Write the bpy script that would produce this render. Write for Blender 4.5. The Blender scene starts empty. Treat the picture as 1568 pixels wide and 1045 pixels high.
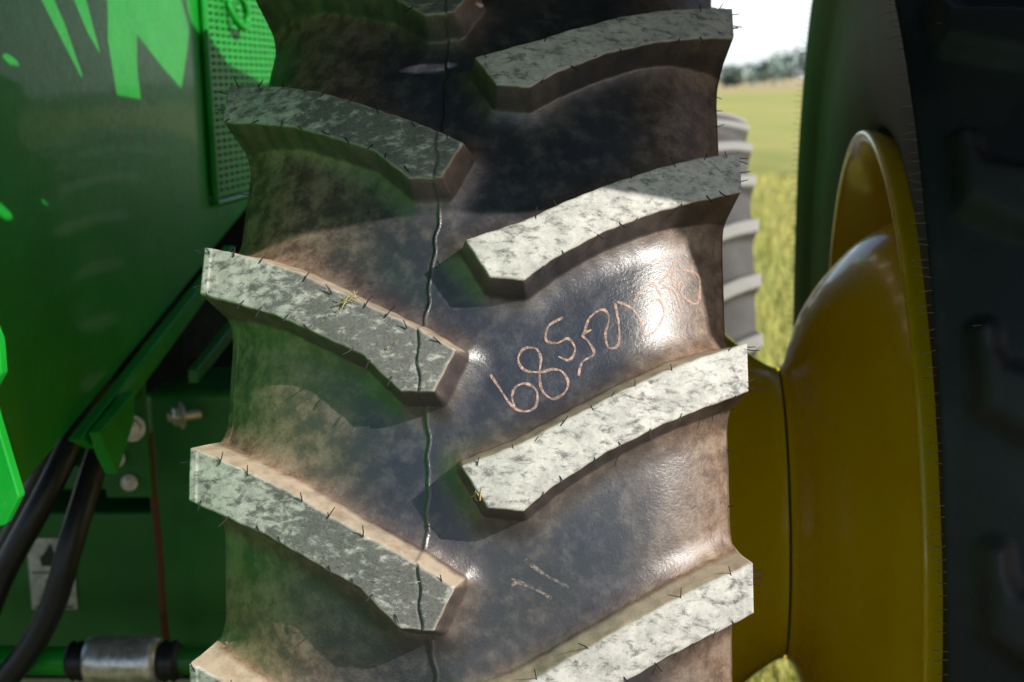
import bpy, math, random
import numpy as np
from mathutils import Vector, Matrix
random.seed(7); rng=np.random.default_rng(7)
sc=bpy.context.scene
# ------------------------------------------------------------------ helpers
def link(o,parent=None):
    bpy.context.collection.objects.link(o)
    if parent is not None: o.parent=parent
    return o
def empty(name):
    e=bpy.data.objects.new(name,None); e.empty_display_size=.1; return link(e)
class NB:
    def __init__(s,name):
        s.m=bpy.data.materials.new(name); s.m.use_nodes=True; s.nt=s.m.node_tree
        s.b=s.nt.nodes["Principled BSDF"]; s.tc=s.nt.nodes.new("ShaderNodeTexCoord")
    def n(s,t,**k):
        x=s.nt.nodes.new(t)
        for a,v in k.items(): setattr(x,a,v)
        return x
    def l(s,a,b): s.nt.links.new(a,b)
    def val(s,inp,v):
        if isinstance(v,bpy.types.NodeSocket): s.l(v,inp)
        else: inp.default_value=v
    def noise(s,scale,detail=4,rough=.6,vec=None,dist=0):
        x=s.n("ShaderNodeTexNoise"); x.inputs["Scale"].default_value=scale; x.inputs["Detail"].default_value=detail
        x.inputs["Roughness"].default_value=rough; x.inputs["Distortion"].default_value=dist
        s.l(vec if vec is not None else s.tc.outputs["Object"],x.inputs["Vector"]); return x.outputs["Fac"]
    def mapv(s,scale,rot=(0,0,0)):
        x=s.n("ShaderNodeMapping"); x.inputs["Scale"].default_value=scale; x.inputs["Rotation"].default_value=rot; s.l(s.tc.outputs["Object"],x.inputs["Vector"]); return x.outputs[0]
    def ramp(s,v,a,b,o0=0.,o1=1.):
        x=s.n("ShaderNodeMapRange",interpolation_type='SMOOTHSTEP'); s.l(v,x.inputs[0])
        x.inputs[1].default_value=a;x.inputs[2].default_value=b;x.inputs[3].default_value=o0;x.inputs[4].default_value=o1
        return x.outputs[0]
    def math(s,op,a,b=0.,c=None,clamp=False):
        x=s.n("ShaderNodeMath",operation=op,use_clamp=clamp); s.val(x.inputs[0],a); s.val(x.inputs[1],b)
        if c is not None: s.val(x.inputs[2],c)
        return x.outputs[0]
    def mix(s,f,a,b):
        x=s.n("ShaderNodeMix",data_type='RGBA'); s.val(x.inputs[0],f)
        for i,v in ((6,a),(7,b)):
            if isinstance(v,tuple): x.inputs[i].default_value=(*v,1)
            else: s.l(v,x.inputs[i])
        return x.outputs[2]
    def attr(s,name):
        x=s.n("ShaderNodeAttribute",attribute_name=name); return x.outputs["Fac"]
    def up(s):
        g=s.n("ShaderNodeNewGeometry"); x=s.n("ShaderNodeSeparateXYZ"); s.l(g.outputs["Normal"],x.inputs[0]); return x.outputs[2]
    def bump(s,h,strength=.3,dist=.002):
        x=s.n("ShaderNodeBump"); x.inputs["Strength"].default_value=strength; x.inputs["Distance"].default_value=dist
        s.l(h,x.inputs["Height"]); s.l(x.outputs[0],s.b.inputs["Normal"]); return x
    def set(s,**k):
        for a,v in k.items():
            i=s.b.inputs[a.replace("_"," ")]
            if isinstance(v,bpy.types.NodeSocket): s.l(v,i)
            elif isinstance(v,tuple) and len(v)==3: i.default_value=(*v,1)
            else: i.default_value=v
        return s
def simple(name,col,rough=.5,metal=0.,var=.25,scale=40.,bump=0.,coat=0.):
    m=NB(name); n=m.noise(scale,3)
    c=m.mix(m.ramp(n,.3,.7),tuple(x*(1-var) for x in col),tuple(min(1,x*(1+var)) for x in col))
    m.set(Base_Color=c,Roughness=m.ramp(n,.3,.7,rough*.85,min(1,rough*1.15)),Metallic=metal,Coat_Weight=coat)
    if bump: m.bump(n,bump,.002)
    return m.m
def grid_mesh(name,V,nx,ny,mat,attrs=None,closed=False,smooth=True):
    i=np.arange(nx-1)[:,None]; j=np.arange(ny-1 if not closed else ny)[None,:]
    j2=(j+1)%ny
    q=np.stack([i*ny+j,(i+1)*ny+j,(i+1)*ny+j2,i*ny+j2],-1).reshape(-1,4)
    me=bpy.data.meshes.new(name)
    me.vertices.add(nx*ny); me.vertices.foreach_set("co",V.reshape(-1).astype(np.float32))
    me.loops.add(q.size); me.loops.foreach_set("vertex_index",q.reshape(-1).astype(np.int32))
    me.polygons.add(len(q)); me.polygons.foreach_set("loop_start",np.arange(0,q.size,4,dtype=np.int32))
    me.polygons.foreach_set("loop_total",np.full(len(q),4,dtype=np.int32))
    me.update(calc_edges=True)
    me.polygons.foreach_set("use_smooth",np.full(len(q),smooth,dtype=bool))
    for k,a in (attrs or {}).items():
        at=me.attributes.new(k,'FLOAT','POINT'); at.data.foreach_set("value",a.reshape(-1).astype(np.float32))
    me.materials.append(mat)
    return bpy.data.objects.new(name,me)
def poly_mesh(name,vs,fs,mat,parent=None,smooth=False,bevel=0.):
    me=bpy.data.meshes.new(name); me.from_pydata([tuple(v) for v in vs],[],fs); me.materials.append(mat)
    if smooth:
        for p in me.polygons: p.use_smooth=True
    o=bpy.data.objects.new(name,me); link(o,parent)
    if bevel:
        b=o.modifiers.new("b","BEVEL"); b.width=bevel; b.segments=3; b.limit_method='ANGLE'
        for p in me.polygons: p.use_smooth=True
        w=o.modifiers.new("w","WEIGHTED_NORMAL")
    return o
def box(name,lo,hi,mat,parent=None,bevel=.003):
    x0,y0,z0=lo;x1,y1,z1=hi
    vs=[(x0,y0,z0),(x1,y0,z0),(x1,y1,z0),(x0,y1,z0),(x0,y0,z1),(x1,y0,z1),(x1,y1,z1),(x0,y1,z1)]
    fs=[(0,3,2,1),(4,5,6,7),(0,1,5,4),(1,2,6,5),(2,3,7,6),(3,0,4,7)]
    return poly_mesh(name,vs,fs,mat,parent,bevel=bevel)
def prism(name,prof,axis,a0,a1,mat,parent=None,bevel=.002):
    n=len(prof); vs=[]
    for a in (a0,a1):
        for u,v in prof: vs.append((a,u,v) if axis=='X' else ((u,a,v) if axis=='Y' else (u,v,a)))
    fs=[tuple(range(n)),tuple(range(2*n-1,n-1,-1))]+[(i,i+n,(i+1)%n+n,(i+1)%n) for i in range(n)]
    o=poly_mesh(name,vs,fs,mat,parent,bevel=0)
    import bmesh
    bm=bmesh.new(); bm.from_mesh(o.data); bmesh.ops.recalc_face_normals(bm,faces=bm.faces); bm.to_mesh(o.data); bm.free()
    if bevel:
        for p in o.data.polygons: p.use_smooth=True
        b=o.modifiers.new("b","BEVEL"); b.width=bevel; b.segments=2; b.limit_method='ANGLE'; o.modifiers.new("w","WEIGHTED_NORMAL")
    return o
def tube(name,pts,r,mat,parent=None,res=24):
    cu=bpy.data.curves.new(name,'CURVE'); cu.dimensions='3D'; cu.bevel_depth=r; cu.bevel_resolution=6; cu.resolution_u=res; cu.use_fill_caps=True
    sp=cu.splines.new('NURBS' if len(pts)>2 else 'POLY'); sp.points.add(len(pts)-1)
    for p,c in zip(sp.points,pts): p.co=(*c,1)
    if len(pts)>2: sp.use_endpoint_u=True; sp.order_u=4
    cu.materials.append(mat); o=bpy.data.objects.new(name,cu); return link(o,parent)
def lathe(name,prof,center,mat,parent,n=192,direction=1):
    P=np.array(prof); th=np.linspace(0,2*np.pi,n,endpoint=False)
    V=np.zeros((len(P),n,3)); V[:,:,0]=P[:,0:1]+center[0]; V[:,:,1]=center[1]-P[:,1:2]*np.cos(th); V[:,:,2]=center[2]+P[:,1:2]*np.sin(th)
    o=grid_mesh(name,V,len(P),n,mat,closed=True); return link(o,parent)
def smooth_prof(pts,n=8):
    P=np.array(pts,float); out=[]
    for i in range(len(P)-1):
        p0=P[max(i-1,0)];p1=P[i];p2=P[i+1];p3=P[min(i+2,len(P)-1)]
        for k in range(n):
            t=k/n; out.append(.5*((2*p1)+(-p0+p2)*t+(2*p0-5*p1+4*p2-p3)*t*t+(-p0+3*p1-3*p2+p3)*t**3))
    out.append(P[-1]); return np.array(out)
def hexbolt(name,c,axis,r,parent,mat):
    d=Vector(axis).normalized(); q=d.to_track_quat('Z','Y').to_matrix()
    vs=[];fs=[]
    def ring(rr,h,n,ph=0):
        s=len(vs)
        for k in range(n):
            a=2*math.pi*k/n+ph; v=q@Vector((rr*math.cos(a),rr*math.sin(a),h)); vs.append(tuple(Vector(c)+v))
        return s
    def conn(a,b,n):
        for k in range(n): fs.append((a+k,a+(k+1)%n,b+(k+1)%n,b+k))
    a=ring(r*1.35,0,24);b=ring(r*1.35,r*.25,24);conn(a,b,24);fs.append(tuple(range(b,b+24)))
    a=ring(r,r*.25,6);b=ring(r,r*.95,6);b2=ring(r*.85,r*1.05,6);conn(a,b,6);conn(b,b2,6);fs.append(tuple(range(b2,b2+6)))
    a=ring(r*.5,r*1.0,12);b=ring(r*.5,r*1.5,12);conn(a,b,12);fs.append(tuple(range(b,b+12)))
    return poly_mesh(name,vs,fs,mat,parent)
# ------------------------------------------------------------------ materials
def tire_mat(name):
    m=NB(name)
    lug=m.attr("lugm"); d=m.attr("ldist"); xx=m.attr("tx"); seam=m.attr("seam"); up=m.up()
    fine=m.noise(300,3,.75); mid=m.noise(42,4,.7); big=m.noise(8,2,.55)
    blot=m.noise(52,5,.74,m.mapv((1,2.0,2.0),(0,0,0)),dist=.3)
    near=m.math('POWER',2.718,m.math('MULTIPLY',d,-75.))
    f=m.math('MULTIPLY',near,m.ramp(big,.3,.6,.6,1.05))
    f=m.math('ADD',f,m.math('MULTIPLY',m.ramp(mid,.45,.8,0,.20),m.ramp(big,.35,.6)))
    f=m.math('ADD',f,m.math('MULTIPLY',m.ramp(xx,-.07,-.28,0,.80),m.ramp(mid,.3,.62,.30,1.)))
    f=m.math('ADD',f,m.math('MULTIPLY',m.ramp(xx,.17,.31,0,.85),m.ramp(mid,.25,.6,.5,1.)))
    f=m.math('MULTIPLY',f,m.ramp(fine,.25,.7,.6,1.1))
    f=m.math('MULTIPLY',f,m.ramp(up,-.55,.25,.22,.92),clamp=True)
    c=m.mix(m.ramp(big,.3,.7),(.021,.025,.035),(.038,.041,.047))
    brown=m.mix(m.ramp(mid,.35,.7),(.235,.132,.070),(.37,.24,.145))
    c=m.mix(f,c,brown)
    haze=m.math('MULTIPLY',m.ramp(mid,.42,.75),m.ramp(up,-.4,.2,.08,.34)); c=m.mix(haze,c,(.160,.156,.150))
    wall=m.math('MULTIPLY',m.ramp(lug,.22,.45),m.ramp(mid,.3,.6,.45,.85)); wall=m.math('MULTIPLY',wall,m.ramp(up,.35,.75)); c=m.mix(wall,c,(.50,.40,.29))  # upward lug walls tinted cream: the sunlit strip is painted in over the dust
    lightc=m.mix(m.ramp(mid,.3,.7),(.42,.41,.37),(.66,.635,.57))
    thr=m.math('ADD',blot,m.ramp(xx,-.27,-.13,0,.15))
    thr=m.math('SUBTRACT',thr,m.ramp(xx,-.02,.02,0,.18))
    dk=m.ramp(thr,.44,.65)
    tl=m.mix(m.math('MULTIPLY',dk,.88),lightc,m.mix(m.ramp(fine,.35,.65),(.040,.042,.042),(.125,.12,.107)))
    tl=m.mix(m.math('MULTIPLY',m.ramp(fine,.5,.72),.30),tl,(.12,.118,.105))
    edge=m.ramp(d,-.0036,-.0004); tl=m.mix(m.math('MULTIPLY',edge,.45),tl,(.44,.40,.32))
    top=m.ramp(lug,.93,.99)
    c=m.mix(top,c,tl)
    c=m.mix(m.math('MULTIPLY',seam,m.ramp(mid,.35,.6,.35,.85)),c,(.012,.012,.012))
    r=m.mix(top,m.mix(f,(.28,.28,.28),(.55,.55,.55)),(.8,.8,.8))
    m.set(Base_Color=c,Roughness=r); m.b.inputs["Specular IOR Level"].default_value=.9
    h=m.math('ADD',fine,m.math('MULTIPLY',mid,1.0))
    m.bump(h,.32,.0014)
    return m.m
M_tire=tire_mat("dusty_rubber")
m=NB("black_rubber"); fn=m.noise(120,3,.7); lug=m.attr("lugm"); bb=m.noise(10,3)  # outer tyre rubber: near black, lugs only slightly lighter
c=m.mix(m.ramp(bb,.4,.7),(.010,.011,.013),(.020,.020,.020)); c=m.mix(m.math('MULTIPLY',m.ramp(lug,.5,.95),.5),c,(.026,.027,.027)); c=m.mix(m.math('MULTIPLY',m.ramp(fn,.6,.75),.3),c,(.06,.055,.045))
m.set(Base_Color=c,Roughness=.6); m.b.inputs["Specular IOR Level"].default_value=.3; m.bump(fn,.3,.001); M_tire2=m.m
m=NB("pale_dusty_rubber"); lug=m.attr("lugm"); bb=m.noise(14,3); m.set(Base_Color=m.mix(m.ramp(lug,.6,.95),m.mix(bb,(.05,.05,.05),(.11,.10,.09)),(.30,.29,.27)),Roughness=.8); M_tire3=m.m
M_hair=simple("rubber_hair",(.014,.014,.014),.6)
M_hairl=simple("rubber_hair_lit",(.09,.06,.035),.6)  # warm lighter tint: light catching the hairs is put into the colour
def paint(name,c1,c2,dust=(.18,.16,.12),damt=.25,rough=.22,coat=.6,cr=.05):
    m=NB(name); n=m.noise(6,3,.6); n2=m.noise(110,3,.75)
    c=m.mix(m.ramp(n,.3,.7),c1,c2)
    c=m.mix(m.math('MULTIPLY',m.math('MULTIPLY',m.ramp(n,.45,.75),m.ramp(n2,.4,.7)),damt),c,dust)
    c=m.mix(m.math('MULTIPLY',m.ramp(n2,.66,.74),.35),c,dust)
    m.set(Base_Color=c,Roughness=m.ramp(n2,.3,.7,rough,rough+.15),Coat_Weight=coat,Coat_Roughness=cr)
    m.bump(n,.05,.01); return m.m
M_green=paint("green_paint",(.004,.28,.020),(.006,.35,.030),(.20,.19,.14),.16,.40,.18,.05)
M_green.node_tree.nodes["Principled BSDF"].inputs["Specular IOR Level"].default_value=.3
M_green_d=paint("green_paint_grimy",(.008,.14,.016),(.012,.20,.022),(.08,.06,.035),.6,.4,.1)
M_screen=simple("green_screen",(.012,.33,.035),.55,scale=60)
M_yellow=paint("yellow_paint",(.95,.68,.001),(.99,.74,.002),(.25,.18,.06),.08,.16,.6,.08)
M_black=simple("black_plastic",(.012,.012,.013),.7,bump=.1)
M_matte=simple("black_recess",(.006,.008,.006),.95)  # near-black colour standing in for shade inside recesses and holes
M_hose=simple("hose_rubber",(.014,.015,.018),.42,bump=.15,scale=120)
M_zinc=simple("zinc_steel",(.70,.69,.66),.34,metal=.75,scale=60)
M_rust=simple("rusty_rod",(.12,.045,.02),.7,scale=90,bump=.2)
M_label=simple("label_white",(.60,.60,.57),.5)
M_ink=simple("label_ink",(.03,.03,.03),.5)
M_straw=simple("straw",(.45,.36,.16),.6)
mc=NB("chalk_marking"); _n=mc.noise(190,4,.7); mc.set(Base_Color=(.72,.47,.36),Roughness=.95,Alpha=mc.ramp(_n,.34,.62,.80,.22)); M_chalk=mc.m
mc=NB("chalk_faint"); _n=mc.noise(190,4,.7); mc.set(Base_Color=(.60,.48,.40),Roughness=.95,Alpha=mc.ramp(_n,.36,.58,.45,.03)); M_chalk2=mc.m
# ------------------------------------------------------------------ tyre
R=1.1264; CR=.061; HW=.31; NL=28; DTH=2*math.pi/NL; PIT=DTH*R
Lp=[(-.36,33.7),(-.31,32.5),(-.25,31.2),(-.19,29.8),(-.12,27.8),(-.045,25.8),(-.004,24.5),(-.026,22.2),(-.062,22.3),(-.090,23.6),(-.105,24.4),(-.158,25.8),(-.21,27.2),(-.31,29.3),(-.36,30.3)]
Rp=[(.36,26.5),(.31,25.5),(.242,24.0),(.176,22.3),(.12,20.75),(.068,19.3),(.005,18.1),(.032,15.9),(.069,15.7),(.103,17.1),(.158,18.9),(.222,20.6),(.31,22.6),(.36,23.6)]
def sdf(P,poly):
    d=np.full(P.shape[:-1],1e9); s=np.ones(P.shape[:-1]); n=len(poly); j=n-1
    for i in range(n):
        a=poly[i];b=poly[j]; e=b-a; w=P-a
        t=np.clip((w@e)/(e@e),0,1); q=w-e*t[...,None]; d=np.minimum(d,(q**2).sum(-1))
        c1=P[...,1]>=a[1]; c2=P[...,1]<b[1]; c3=e[0]*w[...,1]>e[1]*w[...,0]
        flip=(c1&c2&c3)|(~c1&~c2&~c3); s=np.where(flip,-s,s); j=i
    return s*np.sqrt(d)
def clipx(poly,lim):
    return [(max(-lim,min(lim,x)),t) for x,t in poly]
def seam_x(th): return -.040+.0045*np.sin(th*9.7+1)+.003*np.sin(th*23)+.0010*np.sin(th*131)+.0008*np.sin(th*217+2)
def topr(x): return R-CR*(x/HW)**2
def carc(x):
    ax=np.abs(x); xc=x*(.287/HW); rc=R-.045-.049*(ax/HW)**2-.036*np.clip((ax-.20)/.11,0,1)**2.2
    return xc,rc
def build_tire(parent,cx,cy,cz,th0,npit,nth,ndx,mat,name,phase=0.,style=0,scale=1.0):
    x=np.linspace(-HW,HW,ndx)
    tx=x.copy(); tr=topr(x)
    if style==0: cx_,cr_=carc(x)
    else:
        cx_=x*.99; cr_=topr(x)-.020-.012*(np.abs(x)/HW)**3
    ns=max(10,ndx//16); s=np.linspace(0,1,ns+1)[1:]
    er=.925
    t_x=HW+(.279-HW)*s**.8; t_r=tr[-1]+(er-tr[-1])*s
    c0x,c0r=cx_[-1],cr_[-1]
    bul=np.sin(np.pi*np.clip(s,0,1))
    c_x=c0x+(.279-c0x)*s+.006*bul; c_r=c0r+(er-c0r)*s**1.15
    sd=smooth_prof([(.279,.925),(.272,.87),(.268,.80),(.26,.73),(.247,.672),(.235,.655)],5)[1:]
    def cat(core,plus,sign): return np.concatenate([(plus[::-1]*sign),core,plus])
    TX=cat(tx,np.concatenate([t_x,sd[:,0]]),-1)
    TR=np.concatenate([np.concatenate([t_r,sd[:,1]])[::-1],tr,np.concatenate([t_r,sd[:,1]])])
    CX=cat(cx_,np.concatenate([c_x,sd[:,0]]),-1)
    CRr=np.concatenate([np.concatenate([c_r,sd[:,1]])[::-1],cr_,np.concatenate([c_r,sd[:,1]])])
    ext=np.concatenate([HW+.05*s,HW+.05+.02*np.ones(len(sd))])
    XS=np.concatenate([-ext[::-1],x,ext])
    nx=len(XS)
    thl=np.arange(nth)/nth*DTH
    base=np.radians(18.)
    G=np.zeros((nx,nth,2)); G[:,:,0]=np.clip(XS,-.355,.355)[:,None]; G[:,:,1]=(base+thl)[None,:]*R
    d=np.full((nx,nth),1e9)
    lp,rp=(Lp,Rp) if style==0 else (clipx(Lp,.262),clipx(Rp,.262))
    for pl in (lp,rp):
        p=np.array([(a,math.radians(b)*R) for a,b in pl])
        if style==1:
            keep=[0]
            for i in range(1,len(p)):
                if np.linalg.norm(p[i]-p[keep[-1]])>1e-4: keep.append(i)
            p=p[keep]
        for k in (-2,-1,0,1,2):
            pk=p+np.array([0,k*PIT]); d=np.minimum(d,sdf(G,pk))
    if style==0: # tiny corner rounding / moulding irregularity
        d=d+.0006*np.sin(G[:,:,0]*210)*np.sin(G[:,:,1]*2*np.pi*7/PIT)
    dd=np.clip(d,0,None)
    w1=.011; m=np.where(dd<w1,1-.80*(dd/w1),.20*np.clip(1-(dd-w1)/.034,0,1)**2.2)
    m=np.where(d<=0,1,m)
    if style==1:
        m=1-np.clip((d+.004)/.03,0,1); m=m*m*(3-2*m)
    k0=int(round((th0-18.)/math.degrees(DTH)))
    M_=np.tile(m,(1,npit)); D=np.tile(d,(1,npit))
    full=(npit==NL)
    th=base+(k0*DTH)+np.arange(npit*nth+(0 if full else 1))/nth*DTH
    if not full: M_=np.concatenate([M_,M_[:,:1]],1); D=np.concatenate([D,D[:,:1]],1)
    sx=seam_x(th)[None,:]; sdist=np.abs(XS[:,None]-sx)
    xc=CX[:,None]+(TX-CX)[:,None]*M_; rr=CRr[:,None]+(TR-CRr)[:,None]*M_
    ontop=np.clip((M_-.9)*10,0,1)
    g=np.exp(-(sdist/.0015)**2)
    rr=rr+g*(.0022*(1-ontop)-.0020*ontop)
    step=np.clip((XS[:,None]-sx)/.002,-1,1)*.0009*(np.abs(XS)[:,None]<.30)
    rr=rr+step
    rr=rr+.0012*np.sin(XS[:,None]*31+th[None,:]*17)*(1-ontop)
    if style==0:
        rr=rr-ontop*(.0007+.0007*np.sin(XS[:,None]*63+th[None,:]*41)*np.sin(th[None,:]*57+1.3))
    t2=th[None,:]+phase
    V=np.zeros((nx,len(th),3)); V[...,0]=cx+xc*scale; V[...,1]=cy-rr*scale*np.cos(t2); V[...,2]=cz+rr*scale*np.sin(t2)
    seam=np.exp(-((sdist-.0)/.0010)**2)*ontop+.5*np.exp(-((XS[:,None]-sx+.0022)/.0012)**2)*(1-ontop)
    o=grid_mesh(name,V,nx,len(th),mat,{"lugm":M_,"ldist":D,"tx":np.broadcast_to(XS[:,None],M_.shape),"seam":seam},closed=full)
    return link(o,parent)
W1=empty("tractor_wheel")
C1=(0,0,R)
f_lo=18-2*math.degrees(DTH)
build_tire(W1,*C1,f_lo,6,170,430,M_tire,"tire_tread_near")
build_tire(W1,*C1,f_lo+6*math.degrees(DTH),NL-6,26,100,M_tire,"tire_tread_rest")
W2=empty("tractor_wheel.001"); X2=.824
build_tire(W2,X2,0,R,18,NL,44,150,M_tire2,"tire",phase=.09,style=1)
W3=empty("tractor_wheel.002"); X3=.262; Y3=2.9
build_tire(W3,X3,Y3,R*.78,18,NL,30,80,M_tire3,"tire",phase=.05,scale=.80)
# ------------------------------------------------------------------ rims (yellow)
hub=smooth_prof([(-.30,.60),(-.20,.59),(-.05,.56),(.08,.50),(.18,.44),(.25,.385),(.31,.325),(.355,.283),(.39,.258),(.409,.250)],8)
lathe("inner_rim_disc",hub,(0,0,R),M_yellow,W1)
dp=[(.4135,.250),(.423,.262),(.434,.30),(.447,.343),(.472,.392),(.502,.434),(.533,.468),(.567,.492),(.60,.508),(.635,.514),(.67,.516),(.70,.520),(.76,.54),(.82,.575)]
lathe("outer_rim_disc",smooth_prof([(.4135+(a-.4135)*1.2,b) for a,b in dp],8),(0,0,R),M_yellow,W2)
lathe("spacer_joint",smooth_prof([(.400,.244),(.408,.246),(.4118,.243),(.4155,.246),(.424,.244)],3),(0,0,R),M_black,W2)
barrel=smooth_prof([(.90,.575),(.80,.572),(.72,.575),(.69,.60),(.66,.625),(.62,.632),(.60,.64),(.578,.650),(.562,.654),(.553,.652),(.552,.642),(.56,.632),(.60,.620),(.66,.606),(.69,.588),(.73,.562),(.9,.56)],6)
lathe("outer_rim_barrel",barrel,(0,0,R),M_yellow,W2)
b1=smooth_prof([(.15,.60),(.20,.63),(.24,.655),(.247,.665),(.252,.66),(.246,.645),(.2,.61),(.1,.58),(-.1,.56)],6)
lathe("inner_rim_barrel",b1,(0,0,R),M_yellow,W1)
lathe("rim",[(a+X3,b*.78) for a,b in smooth_prof([(.24,.66),(.2,.62),(.1,.57),(.05,.40),(.07,.2),(.1,.02)],6)],(0,Y3,R*.78),M_yellow,W3)
# ------------------------------------------------------------------ rubber hairs
def surf(x,thd,top=True,off=0.):
    th=math.radians(thd)
    if top: xx=x; r=topr(x)
    else:
        a,b=carc(np.array(x)); xx=float(a); r=float(b)
    r+=off
    return Vector((xx,-r*math.cos(th),R+r*math.sin(th)))
def hairs(name,items,rad,mat,parent):
    vs=[];fs=[]
    for p,dr,L in items:
        dr=dr.normalized(); a=dr.orthogonal().normalized(); b=dr.cross(a); bend=(a*random.uniform(-1,1)+b*random.uniform(-1,1))*L*.22
        s=len(vs)
        for k,t in enumerate((0,.5,1)):
            c=p+dr*L*t+bend*t*t; rr=rad*(1-.35*t)
            for q in range(4):
                an=q*math.pi/2; vs.append(tuple(c+(a*math.cos(an)+b*math.sin(an))*rr))
        for k in (0,1):
            for q in range(4): fs.append((s+k*4+q,s+k*4+(q+1)%4,s+k*4+4+(q+1)%4,s+k*4+4+q))
        fs.append((s+8,s+9,s+10,s+11))
    return poly_mesh(name,vs,fs,mat,parent)
def edge_hairs(poly,idx,step,out,sgn):
    for a,b in zip(idx[:-1],idx[1:]):
        (x0,t0),(x1,t1)=poly[a],poly[b]
        L=math.hypot(x1-x0,math.radians(t1-t0)*R); n=max(1,int(L/step+.5))
        for k in range(n):
            u=(k+random.uniform(.3,.7))/n; x=x0+(x1-x0)*u; t=t0+(t1-t0)*u
            for kk in range(-2,5):
                if random.random()<.12: continue
                tt=t+kk*math.degrees(DTH)+random.uniform(-.05,.05)-sgn*.25; p=surf(x+random.uniform(-.006,.006),tt,True,-.001)
                th=math.radians(tt); tang=Vector((0,math.sin(th),math.cos(th))); nrm=Vector((0,-math.cos(th),math.sin(th)))
                out.append((p,tang*sgn*random.uniform(.6,1)+nrm*random.uniform(.12,.35)+Vector((random.uniform(-.7,.9),0,0)),random.uniform(.009,.017)))
H=[]
edge_hairs(Lp,[1,2,3,4,5,6],.033,H,1); edge_hairs(Lp,[8,9,10,11,12,13],.033,H,-1)
edge_hairs(Rp,[1,2,3,4,5,6],.033,H,1); edge_hairs(Rp,[8,9,10,11,12],.033,H,-1)
for kk in range(-2,5):
    for side,(ta,tb) in ((-1,(29.4,32.4)),(1,(22.7,25.4))):
        for k in range(4):
            t=ta+(tb-ta)*random.random()+kk*math.degrees(DTH); p=surf(side*HW*.995,t,True,-.002)
            H.append((p,Vector((side,random.uniform(-.2,.2),random.uniform(-.3,.3))),random.uniform(.007,.016)))
    for k in range(6):
        t=kk*math.degrees(DTH)+random.uniform(0,12.8); p=surf(.31*random.choice((1,1,-1)),t,False,-.002)
        H.append((p,Vector((math.copysign(1,p.x),random.uniform(-.2,.2),random.uniform(-.3,.3))),random.uniform(.007,.013)))
hairs("rubber_hairs",H,.0009,M_hair,W1)
H=[]
for k in range(150):
    t=math.radians(-20+k*.78+random.uniform(-.2,.2)); r=topr(.31)-.032-random.choice((0,0,.004))
    p=Vector((X2-.306,-r*math.cos(t),R+r*math.sin(t)))
    H.append((p,Vector((-1,random.uniform(-.15,.15),random.uniform(-.2,.2))),random.uniform(.008,.020)))
for k in range(90):
    t=math.radians(110+k*.9); r=topr(.31)-.034
    p=Vector((X2-.306,-r*math.cos(t),R+r*math.sin(t))); H.append((p,Vector((-1,0,random.uniform(-.2,.2))),random.uniform(.01,.018)))
for k in range(26):
    t=math.radians(random.uniform(0,60)); x=random.uniform(-.28,-.1); r=topr(x)+.000-.012
    p=Vector((X2+x,-r*math.cos(t),R+r*math.sin(t))); H.append((p,Vector((-1,-.3,random.uniform(-.3,.3))),random.uniform(.010,.016)))
hairs("rubber_hairs",H,.0007,M_hairl,W2)
# ------------------------------------------------------------------ chalk writing on the carcass
_pl=[np.array([(a,math.radians(b)*R) for a,b in p]) for p in (Lp,Rp)]
def tread_point(x,thd,off):
    th=math.radians(thd); g=np.array([[x,th*R]]); d=min(float(sdf(g,p+np.array([0,k*PIT]))[0]) for p in _pl for k in range(-2,5))
    dd=max(d,0); m=1-.80*dd/.011 if dd<.011 else .20*max(0,1-(dd-.011)/.034)**2.2
    a,b=carc(np.array(x)); rr=float(b)+(topr(x)-float(b))*m; xx=float(a)+(x-float(a))*m
    rr+=np.clip((x-seam_x(th))/.002,-1,1)*.0009+.0012*math.sin(x*31+th*17)*(1 if m<.9 else 0)+off
    return Vector((xx,-rr*math.cos(th),R+rr*math.sin(th)))
def ribbon(strokes,w,name,parent,fx,ft,mat):
    vs=[];fs=[]
    for st in strokes:
        P=smooth_prof(st,7); n=len(P)
        for i in range(n):
            t=P[min(i+1,n-1)]-P[max(i-1,0)]; t/=np.linalg.norm(t)+1e-9; nn=np.array([-t[1],t[0]]); ww=w*(.8+.2*math.sin(i*.5))
            for s in (-1,1):
                q=P[i]+nn*ww*s; v=tread_point(fx(q),ft(q),.0007); vs.append(tuple(v))
        s0=len(vs)-2*n
        for i in range(n-1): fs.append((s0+2*i,s0+2*i+1,s0+2*i+3,s0+2*i+2))
    return poly_mesh(name,vs,fs,mat,parent,smooth=True)
glyphs=[[(0,0),(13,18),(33,46),(53,56),(70,50),(72,28),(56,16),(40,20),(34,33),(38,48)],
[(94,-4),(78,0),(53,-4),(43,-20),(51,-35),(70,-35),(78,-20),(76,3),(80,26),(96,40),(114,32),(120,16),(110,0),(94,-4)],
[(112,-80),(90,-68),(86,-47),(103,-42),(120,-48),(131,-32),(122,-16),(105,-22)],
[(136,8),(142,-12),(160,-24),(152,-42),(143,-52),(156,-60)],
[(145,-54),(153,-77),(173,-90),(184,-77),(178,-52),(183,-32),(198,-37),(199,-67),(193,-99)],
[(196,-102),(218,-92),(233,-72),(240,-50),(258,-60),(270,-87),(263,-107),(248,-102)],
[(223,-102),(233,-117),(253,-132),(266,-112)],[(263,-132),(278,-152),(288,-172),(294,-175)],[(268,-132),(288,-122),(298,-92)],
[(298,-142),(288,-132),(283,-147),(293,-160),(323,-160),(328,-142),(326,-117),(316,-109),(298,-122),(303,-137)]]
ribbon(glyphs,2.2,"chalk_writing",W1,lambda q:(.030+q[0]*.000717)*HW/.287*.985,lambda q:23.6-q[1]*.041+q[0]*.0022,M_chalk)
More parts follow.
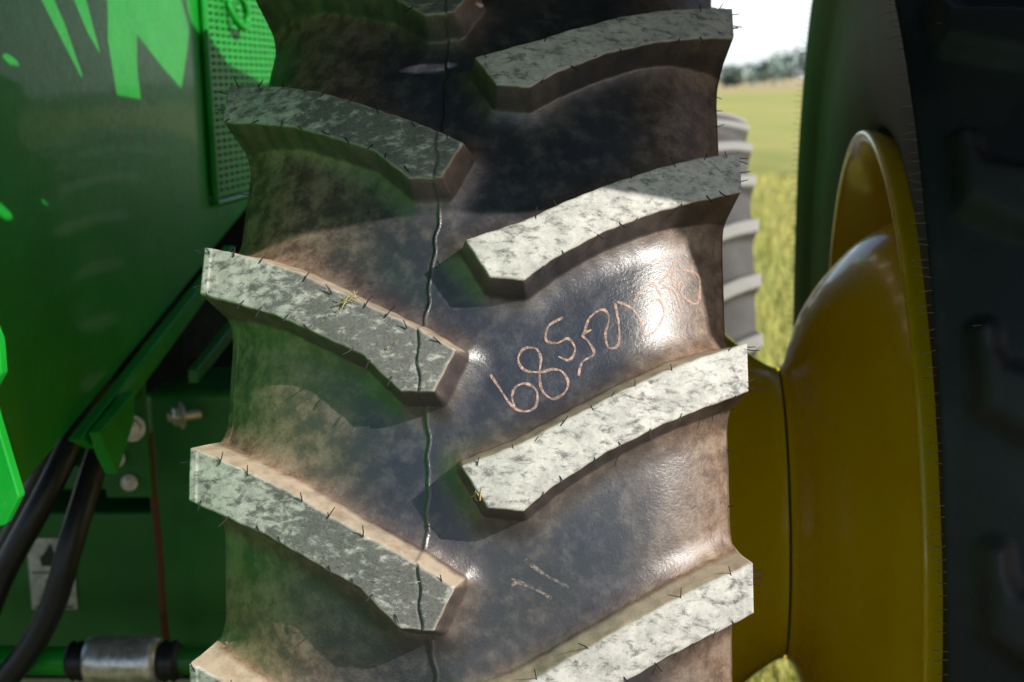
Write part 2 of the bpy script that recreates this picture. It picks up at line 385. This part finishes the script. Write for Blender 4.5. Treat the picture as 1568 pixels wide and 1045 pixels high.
tally=[[(0,0),(30,10),(66,28)],[(23,-30),(55,-8),(95,12)],[(0,8),(12,2)]]
ribbon(tally,3.2,"chalk_tally",W1,lambda q:.056+q[0]*.00070,lambda q:11.8-q[1]*.038,M_chalk2)
# ------------------------------------------------------------------ straw bits lying on lugs
vs=[];fs=[]
def stalk(x,t,ang,L,r=.0007,lift=.003):
    c=tread_point(x,t,.0015); th=math.radians(t); tang=Vector((0,math.sin(th),math.cos(th))); nrm=Vector((0,-math.cos(th),math.sin(th)))
    d=Vector((1,0,0))*math.cos(ang)+tang*math.sin(ang)+nrm*random.uniform(-.05,.2); a=c-d*L/2+nrm*lift*.3; b=c+d*L/2+nrm*lift
    s=len(vs); n1=nrm*r; n2=d.cross(nrm).normalized()*r
    for p in (a,b):
        for q in (n1,n2,-n1,-n2): vs.append(tuple(p+q))
    for q in range(4): fs.append((s+q,s+(q+1)%4,s+4+(q+1)%4,s+4+q))
for a,L in ((.2,.032),(1.1,.018),(2.5,.016),(-.4,.024),(.7,.024),(1.8,.014)): stalk(-.122+random.uniform(-.008,.008),27.75+random.uniform(-.2,.2),a,L,.0006)
for k in range(34):
    x=random.uniform(-.16,-.03); kk=random.choice((-1,0,1,2)); t=27.8-(x+.12)*24-random.uniform(.5,2.6)+kk*math.degrees(DTH)
    stalk(x,t,random.uniform(0,3.1),random.uniform(.002,.006),.0004,.0008)
for k in range(6): stalk(.022+random.uniform(-.004,.004),16.4+random.uniform(-.3,.3),random.uniform(0,3),.010,.0008)
poly_mesh("straw_bits",vs,fs,M_straw,W1)
# ------------------------------------------------------------------ harvester body (left)
HB=empty("combine_harvester")
XB=-.75
# u,z are the machine drawing's own units; body wall stands at x=-0.75
def yb(u): return 1.2583*u-.506
def zz(z): return 1.2583*z-.4832
def zb(u): return zz(1.395+(u+.05)*.222)
prism("side_panel",[(yb(-1.2),zb(-.55)),(yb(-.05),zb(-.05)),(yb(.23),zb(.23)),(yb(.838),zb(.838)),(yb(.842),3.2),(yb(-1.2),3.2)],'X',XB-.03,XB,M_green,HB,.005)
prism("rear_side_panel",[(yb(.852),zb(.852)),(yb(1.8),zb(1.8)+.0),(yb(1.8),3.2),(yb(.852),3.2)],'X',XB-.035,XB-.008,M_green,HB,.005)
prism("panel_flange",[(yb(.24),zb(.24)-.055),(yb(.95),zb(.95)-.040),(yb(.95),zb(.95)-.005),(yb(.18),zb(.18)-.005)],'X',XB+.004,XB+.026,M_green,HB,.003)
prism("bracket_hook",[(yb(.20),zb(.2)-.004),(yb(.34),zb(.34)-.01),(yb(.33),zb(.34)-.06),(yb(.25),zb(.25)-.105),(yb(.22),zb(.25)-.06)],'X',XB+.03,XB+.052,M_green,HB,.003)
prism("lower_brace",[(yb(.62),zz(1.43)),(yb(1.25),zz(1.535)),(yb(1.25),zz(1.560)),(yb(.62),zz(1.452))],'X',XB+.035,XB+.055,M_green_d,HB,.003)
vs=[];fs=[]
def addbox(lo,hi):
    s=len(vs); x0,y0,z0=lo;x1,y1,z1=hi
    vs.extend([(x0,y0,z0),(x1,y0,z0),(x1,y1,z0),(x0,y1,z0),(x0,y0,z1),(x1,y0,z1),(x1,y1,z1),(x0,y1,z1)])
    fs.extend([tuple(s+i for i in f) for f in ((0,3,2,1),(4,5,6,7),(0,1,5,4),(1,2,6,5),(2,3,7,6),(3,0,4,7))])
y0,y1,z0,z1=yb(.93),yb(1.70),zz(1.70),2.75
z=z0
while z<z1:
    addbox((XB+.000,y0,z),(XB+.006,y1,z+.0088)); z+=.0152
y=y0
while y<y1:
    addbox((XB+.001,y,z0),(XB+.0052,y+.017,z1)); y+=.045
poly_mesh("perforated_screen",vs,fs,M_screen,HB)
box("screen_backing",(XB-.0065,y0,z0),(XB-.002,y1,z1),M_matte,HB,0)
tube("screen_frame",[(XB+.003,y0-.012,z0-.01),(XB+.003,y0-.012,z1)],.008,M_green,HB)
tube("screen_frame_low",[(XB+.003,y0-.012,z0-.014),(XB+.003,y1,z0-.014)],.008,M_green,HB)
hy=yb(1.05); hz=zz(2.0)
tube("door_handle",[(XB+.012,hy,hz+.04),(XB+.03,hy,hz-.01),(XB+.03,hy+.09,hz-.02),(XB+.03,hy+.10,hz+.04),(XB+.03,hy+.01,hz+.07),(XB+.012,hy,hz+.04)],.008,M_green,HB)
prism("sun_patch_bracket",[(-.66,1.69),(-.592,1.678),(-.576,1.645),(-.5605,1.595),(-.5605,1.555),(-.577,1.53),(-.573,1.503),(-.552,1.405),(-.573,1.370),(-.68,1.34)],'Y',-.915,-.895,M_green,HB,.003)  # green piece; its upper part is added to stand for a sunlit patch
box("dark_backdrop",(-1.9,1.30,.30),(-.33,1.36,1.62),M_matte,HB,0)  # added black sheet standing in for the dark void behind the chassis
def BB(n,lo,hi,mat,bev):
    f=lambda p:(1.2583*p[0]-.058,1.2583*p[1]+.6894,zz(p[2])); return box(n,f(lo),f(hi),mat,HB,bev)
def BP(pts): return [(1.2583*p[0]-.058,1.2583*p[1]+.6894,zz(p[2])) for p in pts]
BB("chassis_beam",(-1.40,-.10,.875),(-.40,.10,1.16),M_green_d,.008)
BB("axle_housing",(-.655,-.16,.93),(-.47,.08,1.385),M_green_d,.02)
BB("chassis_rail",(-1.40,-.06,1.19),(-.68,.06,1.235),M_green_d,.006)
BB("dark_underside",(-1.7,-.1,1.42),(-.60,.3,1.50),M_matte,0)  # added dark slab standing in for shade under the body
BB("bracket_plate",(-.685,-.285,1.235),(-.61,-.27,1.43),M_green_d,.004)
for i,(c,ax,r) in enumerate([((-.632,-.29,1.352),(0.25,-1,0),.016),((-.575,-.20,1.352),(-1,-.5,0),.017),((-.640,-.29,1.408),(.2,-1,0),.011),((-.662,-.29,1.302),(.2,-1,0),.011),((-.643,-.29,1.262),(.2,-1,0),.010)]):
    hexbolt("bolt_%d"%(i+1),BP([c])[0],ax,r*1.2583,HB,M_zinc)
tube("bolt_shank",BP([(-.585,-.215,1.352),(-.55,-.19,1.352)]),.011,M_zinc,HB)
tube("steel_line",BP([(-.614,-.262,1.335),(-.618,-.258,1.25),(-.610,-.25,1.12),(-.622,-.25,.99),(-.62,-.2,.90)]),.0082,M_rust,HB)
tube("hydraulic_hose_1",BP([(-.64,-.30,1.50),(-.665,-.40,1.40),(-.685,-.48,1.32),(-.735,-.5,1.235),(-.785,-.5,1.16),(-.83,-.5,1.05),(-.88,-.45,.9)]),.0240,M_hose,HB)
tube("hydraulic_hose_2",BP([(-.625,-.26,1.47),(-.637,-.38,1.38),(-.650,-.47,1.28),(-.672,-.5,1.20),(-.692,-.5,1.135),(-.745,-.5,1.045),(-.83,-.5,.96),(-.95,-.45,.88)]),.0245,M_hose,HB)
tube("hydraulic_hose_3",BP([(-.70,-.25,1.50),(-.74,-.3,1.38),(-.78,-.3,1.28),(-.86,-.3,1.15),(-.95,-.3,1.0)]),.022,M_hose,HB)
def LB(n,pr,r,mat,seg):
    lathe(n,[(1.2583*a-.058,b*1.2583) for a,b in pr],(0,1.2583*-.45+.6894,zz(1.022)),mat,HB,seg)
LB("steel_bushing",[(-.672,0),(-.672,.030),(-.668,.036),(-.655,.038),(-.57,.038),(-.558,.036),(-.555,.030),(-.555,0)],0,M_zinc,64)
LB("rubber_boot",[(-.70,0),(-.70,.026),(-.694,.031),(-.688,.027),(-.682,.031),(-.676,.027),(-.672,.030)],0,M_hose,48)
LB("boot_right",[(-.555,.028),(-.548,.033),(-.541,.028),(-.534,.032),(-.525,.026),(-.525,0)],0,M_hose,48)
tube("green_rod",BP([(-1.3,-.45,1.029),(-.70,-.45,1.022)]),.028,M_green,HB)
tube("green_rod_end",BP([(-.53,-.45,1.022),(-.42,-.44,1.019)]),.025,M_green_d,HB)
BB("warning_label",(-.905,-.1045,.985),(-.822,-.1012,1.115),M_label,0)
for k,(a,b,c,d) in enumerate([(-.898,1.052,-.830,1.0545),(-.875,1.002,-.87,1.04),(-.86,1.002,-.855,1.04),(-.845,.995,-.84,1.03),(-.898,.988,-.830,.991)]):
    BB("label_print_%d"%k,(a,-.1065,b),(c,-.1049,d),M_ink,0)
poly_mesh("label_flame",BP([(-.88,-.1062,1.065),(-.852,-.1062,1.065),(-.846,-.1062,1.08),(-.855,-.1062,1.088),(-.862,-.1062,1.106),(-.873,-.1062,1.09),(-.883,-.1062,1.08)]),[(0,1,2,3,4,5,6)],M_ink,HB)
# added unseen slab above wheels; outline and cut-outs shaped to cast shadow and dapples
cu=bpy.data.curves.new("shadow_platform",'CURVE'); cu.dimensions='2D'; cu.fill_mode='BOTH'; cu.extrude=.012
def addspl(pts):
    sp=cu.splines.new('POLY'); sp.points.add(len(pts)-1); sp.use_cyclic_u=True
    for p,c in zip(sp.points,pts): p.co=(c[0],c[1],0,1)
addspl([(-.735,-1.27),(.30,-1.25),(.36,-1.24),(.9,-1.24),(1.0,-1.30),(1.16,-1.42),(1.5,-1.62),(2.7,-2.35),(2.9,-1.5),(2.9,-.75),(.62,-.62),(.45,-.5),(.45,1.4),(-.735,1.4)])
def ell(x,y,rx,ry,a=0,n=14,j=.12):
    return [(x+rx*(1+random.uniform(-j,j))*math.cos(t)*math.cos(a)-ry*math.sin(t)*math.sin(a),y+rx*math.cos(t)*math.sin(a)+ry*(1+random.uniform(-j,j))*math.sin(t)*math.cos(a)) for t in [2*math.pi*k/n for k in range(n)]]
def hb(pts): return [(max(-.72,1.2583*x-.175),1.2583*y+.757) for x,y in pts]
addspl(hb([(-.42,-.66),(-.29,-.64),(-.22,-.69),(-.11,-.73),(-.10,-.63),(-.17,-.60),(-.225,-.56),(-.16,-.48),(-.12,-.42),(-.20,-.33),(-.26,-.27),(-.42,-.27)]))
addspl(hb([(-.42,-.24),(-.27,-.24),(-.17,-.12),(-.12,.12),(-.20,.3),(-.42,.3)]))
addspl(hb([(-.40,-.96),(-.29,-.90),(-.14,-.845),(-.16,-.825),(-.26,-.825),(-.40,-.86)]))
addspl(hb([(-.40,-.80),(-.22,-.765),(-.17,-.735),(-.3,-.715),(-.40,-.73)]))
for x,y,rx,ry,a in [(-.18,-1.05,.022,.030,0),(-.16,-1.12,.014,.018,0),(-.09,-1.02,.014,.018,0),(-.055,-.99,.012,.016,0),(.05,-1.11,.018,.020,0),(.05,-1.24,.026,.026,0),(.02,-1.18,.012,.014,0)]:
    addspl(hb(ell(x,y,rx,ry,a)))
for x,y,rx,ry,a in [(.175,-.94,.034,.012,.3),(.335,-.98,.05,.014,-.25),(.255,-.975,.024,.009,.2),(.30,-.885,.022,.018,0),(.40,-.93,.028,.008,0),(.72,-.95,.010,.02,.3),(.75,-1.14,.012,.007,0),(.22,-1.02,.02,.006,.1)]:
    addspl(ell(x,y,rx,ry,a))
cu.materials.append(M_black)
pf=bpy.data.objects.new("shadow_platform",cu); link(pf,HB); pf.location=(0,0,2.2)
for x,y in ((.34,-1.2),(1.0,-1.15),(1.6,-1.55),(2.6,-2.1)):
    tube("platform_rail_post",[(x,y,2.2),(x,y,3.2)],.018,M_green,HB)
tube("platform_rail",[(.34,-1.2,3.2),(1.0,-1.15,3.2),(1.6,-1.55,3.2),(2.6,-2.1,3.2)],.018,M_green,HB)
box("rear_body",(-2.2,1.4,1.2),(-.80,5.0,3.2),M_green,HB,.03)
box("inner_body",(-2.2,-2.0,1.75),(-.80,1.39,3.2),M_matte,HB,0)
# ------------------------------------------------------------------ ground, grass, trees
m=NB("field"); mv=m.mapv((1,.35,1)); n1=m.noise(.6,4,.6,mv); n2=m.noise(9,4,.7); n3=m.noise(.05,3,.6)
sep=m.n("ShaderNodeSeparateXYZ"); m.l(m.tc.outputs["Object"],sep.inputs[0])
far=m.ramp(sep.outputs[1],18,60)
c=m.mix(m.ramp(n1,.3,.7),(.28,.30,.055),(.52,.46,.14)); c=m.mix(m.math('MULTIPLY',m.ramp(n2,.45,.7),.5),c,(.15,.18,.03))
bounce_cut=m.mix(m.ramp(n1,.3,.7),(.075,.085,.030),(.14,.115,.06))  # unseen near ground, darkened to cut bounce light on the tyre
c=m.mix(m.ramp(sep.outputs[1],-1.6,.3),bounce_cut,c)
c=m.mix(far,c,m.mix(m.ramp(n3,.35,.65),(.54,.49,.14),(.40,.42,.11)))
gold=m.ramp(sep.outputs[1],170,280); c=m.mix(gold,c,(.56,.44,.22))
m.set(Base_Color=c,Roughness=.95); m.bump(n2,.6,.05)
S=3000
poly_mesh("ground",[(-S,-S,0),(S,-S,0),(S,S,0),(-S,S,0)],[(0,1,2,3)],m.m)
m=NB("grass_blades"); nn=m.noise(1.2,2); n4=m.noise(25,1)
c=m.mix(m.ramp(nn,.35,.65),(.28,.33,.05),(.54,.49,.12)); c=m.mix(m.math('MULTIPLY',m.ramp(n4,.4,.6),.6),c,(.66,.57,.20))
m.set(Base_Color=c,Roughness=.7)
N=26000
yy=1.5+ (rng.random(N)**1.6)*26; xx=.2+(yy+2.6)*rng.uniform(-.10,.25,N)
hh=rng.uniform(.06,.20,N); az=rng.uniform(0,2*np.pi,N); lean=rng.uniform(.0,.12,N); w=rng.uniform(.002,.006,N)*(1+yy/12)
V=np.zeros((N,3,3)); ca,sa=np.cos(az),np.sin(az)
V[:,0]=np.stack([xx-w*ca,yy-w*sa,0*xx],1); V[:,1]=np.stack([xx+w*ca,yy+w*sa,0*xx],1); V[:,2]=np.stack([xx+lean*sa,yy+lean*ca,hh],1)
me=bpy.data.meshes.new("grass"); me.vertices.add(N*3); me.vertices.foreach_set("co",V.reshape(-1).astype(np.float32)); me.loops.add(N*3); me.loops.foreach_set("vertex_index",np.arange(N*3,dtype=np.int32))
me.polygons.add(N); me.polygons.foreach_set("loop_start",np.arange(0,N*3,3,dtype=np.int32)); me.polygons.foreach_set("loop_total",np.full(N,3,dtype=np.int32)); me.update(calc_edges=True); me.materials.append(m.m)
link(bpy.data.objects.new("grass",me))
m=NB("distant_foliage"); nn=m.noise(.25,3,.7); m.set(Base_Color=m.mix(m.ramp(nn,.35,.65),(.19,.27,.26),(.30,.38,.33)),Roughness=.95)  # pale bluish: distance haze is put into the leaf colour
vsl=[]
D=330
for k in range(190):
    x=-140+k*2.1+random.uniform(-1,1)
    hgt=4.0+1.0*math.sin(x*.13)+random.uniform(-.5,.5)
    if 14<x<48: hgt=4.6+3.6*math.exp(-((x-29)/7.5)**2)+random.uniform(-.35,.35)
    nl=110; c=rng.normal(0,1,(nl,3)); c/=np.linalg.norm(c,axis=1)[:,None]; rad=rng.uniform(.35,1.,nl)[:,None]; c=c*rad*np.array([2.4,2.4,hgt*.48])+np.array([x,D+random.uniform(-4,4),hgt*.55])
    for ci in c:
        a=rng.normal(0,1,(2,3)); a/=np.linalg.norm(a,axis=1)[:,None]; s=random.uniform(.35,.8)
        vsl.append(np.array([ci-a[0]*s,ci+a[1]*s,ci+a[0]*s,ci-a[1]*s]))
VV=np.array(vsl).reshape(-1,3); n=len(VV)//4
o=poly_mesh("tree_line",VV.tolist(),[(4*i,4*i+1,4*i+2,4*i+3) for i in range(n)],m.m)
# ------------------------------------------------------------------ light
sd=Vector((.725,-.412,.552)).normalized()
w=bpy.data.worlds.new("World"); sc.world=w; w.use_nodes=True; nt=w.node_tree; bg=nt.nodes["Background"]
sky=nt.nodes.new("ShaderNodeTexSky"); sky.sky_type='NISHITA'; sky.sun_disc=False; sky.sun_elevation=math.asin(sd.z); sky.sun_rotation=math.atan2(sd.x,sd.y)
sky.dust_density=1.2; sky.air_density=1.0
tc=nt.nodes.new("ShaderNodeTexCoord"); sp=nt.nodes.new("ShaderNodeSeparateXYZ"); nt.links.new(tc.outputs["Generated"],sp.inputs[0])
mr=nt.nodes.new("ShaderNodeMapRange"); mr.interpolation_type='SMOOTHSTEP'; nt.links.new(sp.outputs[2],mr.inputs[0]); mr.inputs[1].default_value=.05; mr.inputs[2].default_value=.14; mr.inputs[3].default_value=1.; mr.inputs[4].default_value=0.0
mx=nt.nodes.new("ShaderNodeMix"); mx.data_type='RGBA'; mx.blend_type='ADD'; nt.links.new(mr.outputs[0],mx.inputs[0]); nt.links.new(sky.outputs[0],mx.inputs[6]); mx.inputs[7].default_value=(5.8,6.5,7.2,1)
nt.links.new(mx.outputs[2],bg.inputs[0]); bg.inputs[1].default_value=.112
L=bpy.data.lights.new("sun","SUN"); L.energy=5.0; L.angle=math.radians(.5); L.color=(1,.965,.91)
lo=bpy.data.objects.new("sun",L); link(lo); lo.rotation_euler=sd.to_track_quat('Z','Y').to_euler(); lo.location=(4,-3,5)
# ------------------------------------------------------------------ camera
cam=bpy.data.cameras.new("camera"); co=bpy.data.objects.new("camera",cam); link(co)
p,yw,rl=.1611,.1009,-.0334
Mx=Matrix.Rotation(yw,4,'Z')@Matrix.Rotation(math.pi/2-p,4,'X')@Matrix.Rotation(rl,4,'Z')
co.matrix_world=Matrix.Translation((.2244,-2.6689,1.8708))@Mx
cam.sensor_width=36; cam.lens=2396.8/1568*36; cam.clip_end=6000; cam.clip_start=.05
cam.dof.use_dof=True; cam.dof.focus_distance=1.62; cam.dof.aperture_fstop=7.1
sc.camera=co
sc.view_settings.view_transform='Standard'; sc.view_settings.look='None'; sc.view_settings.exposure=0
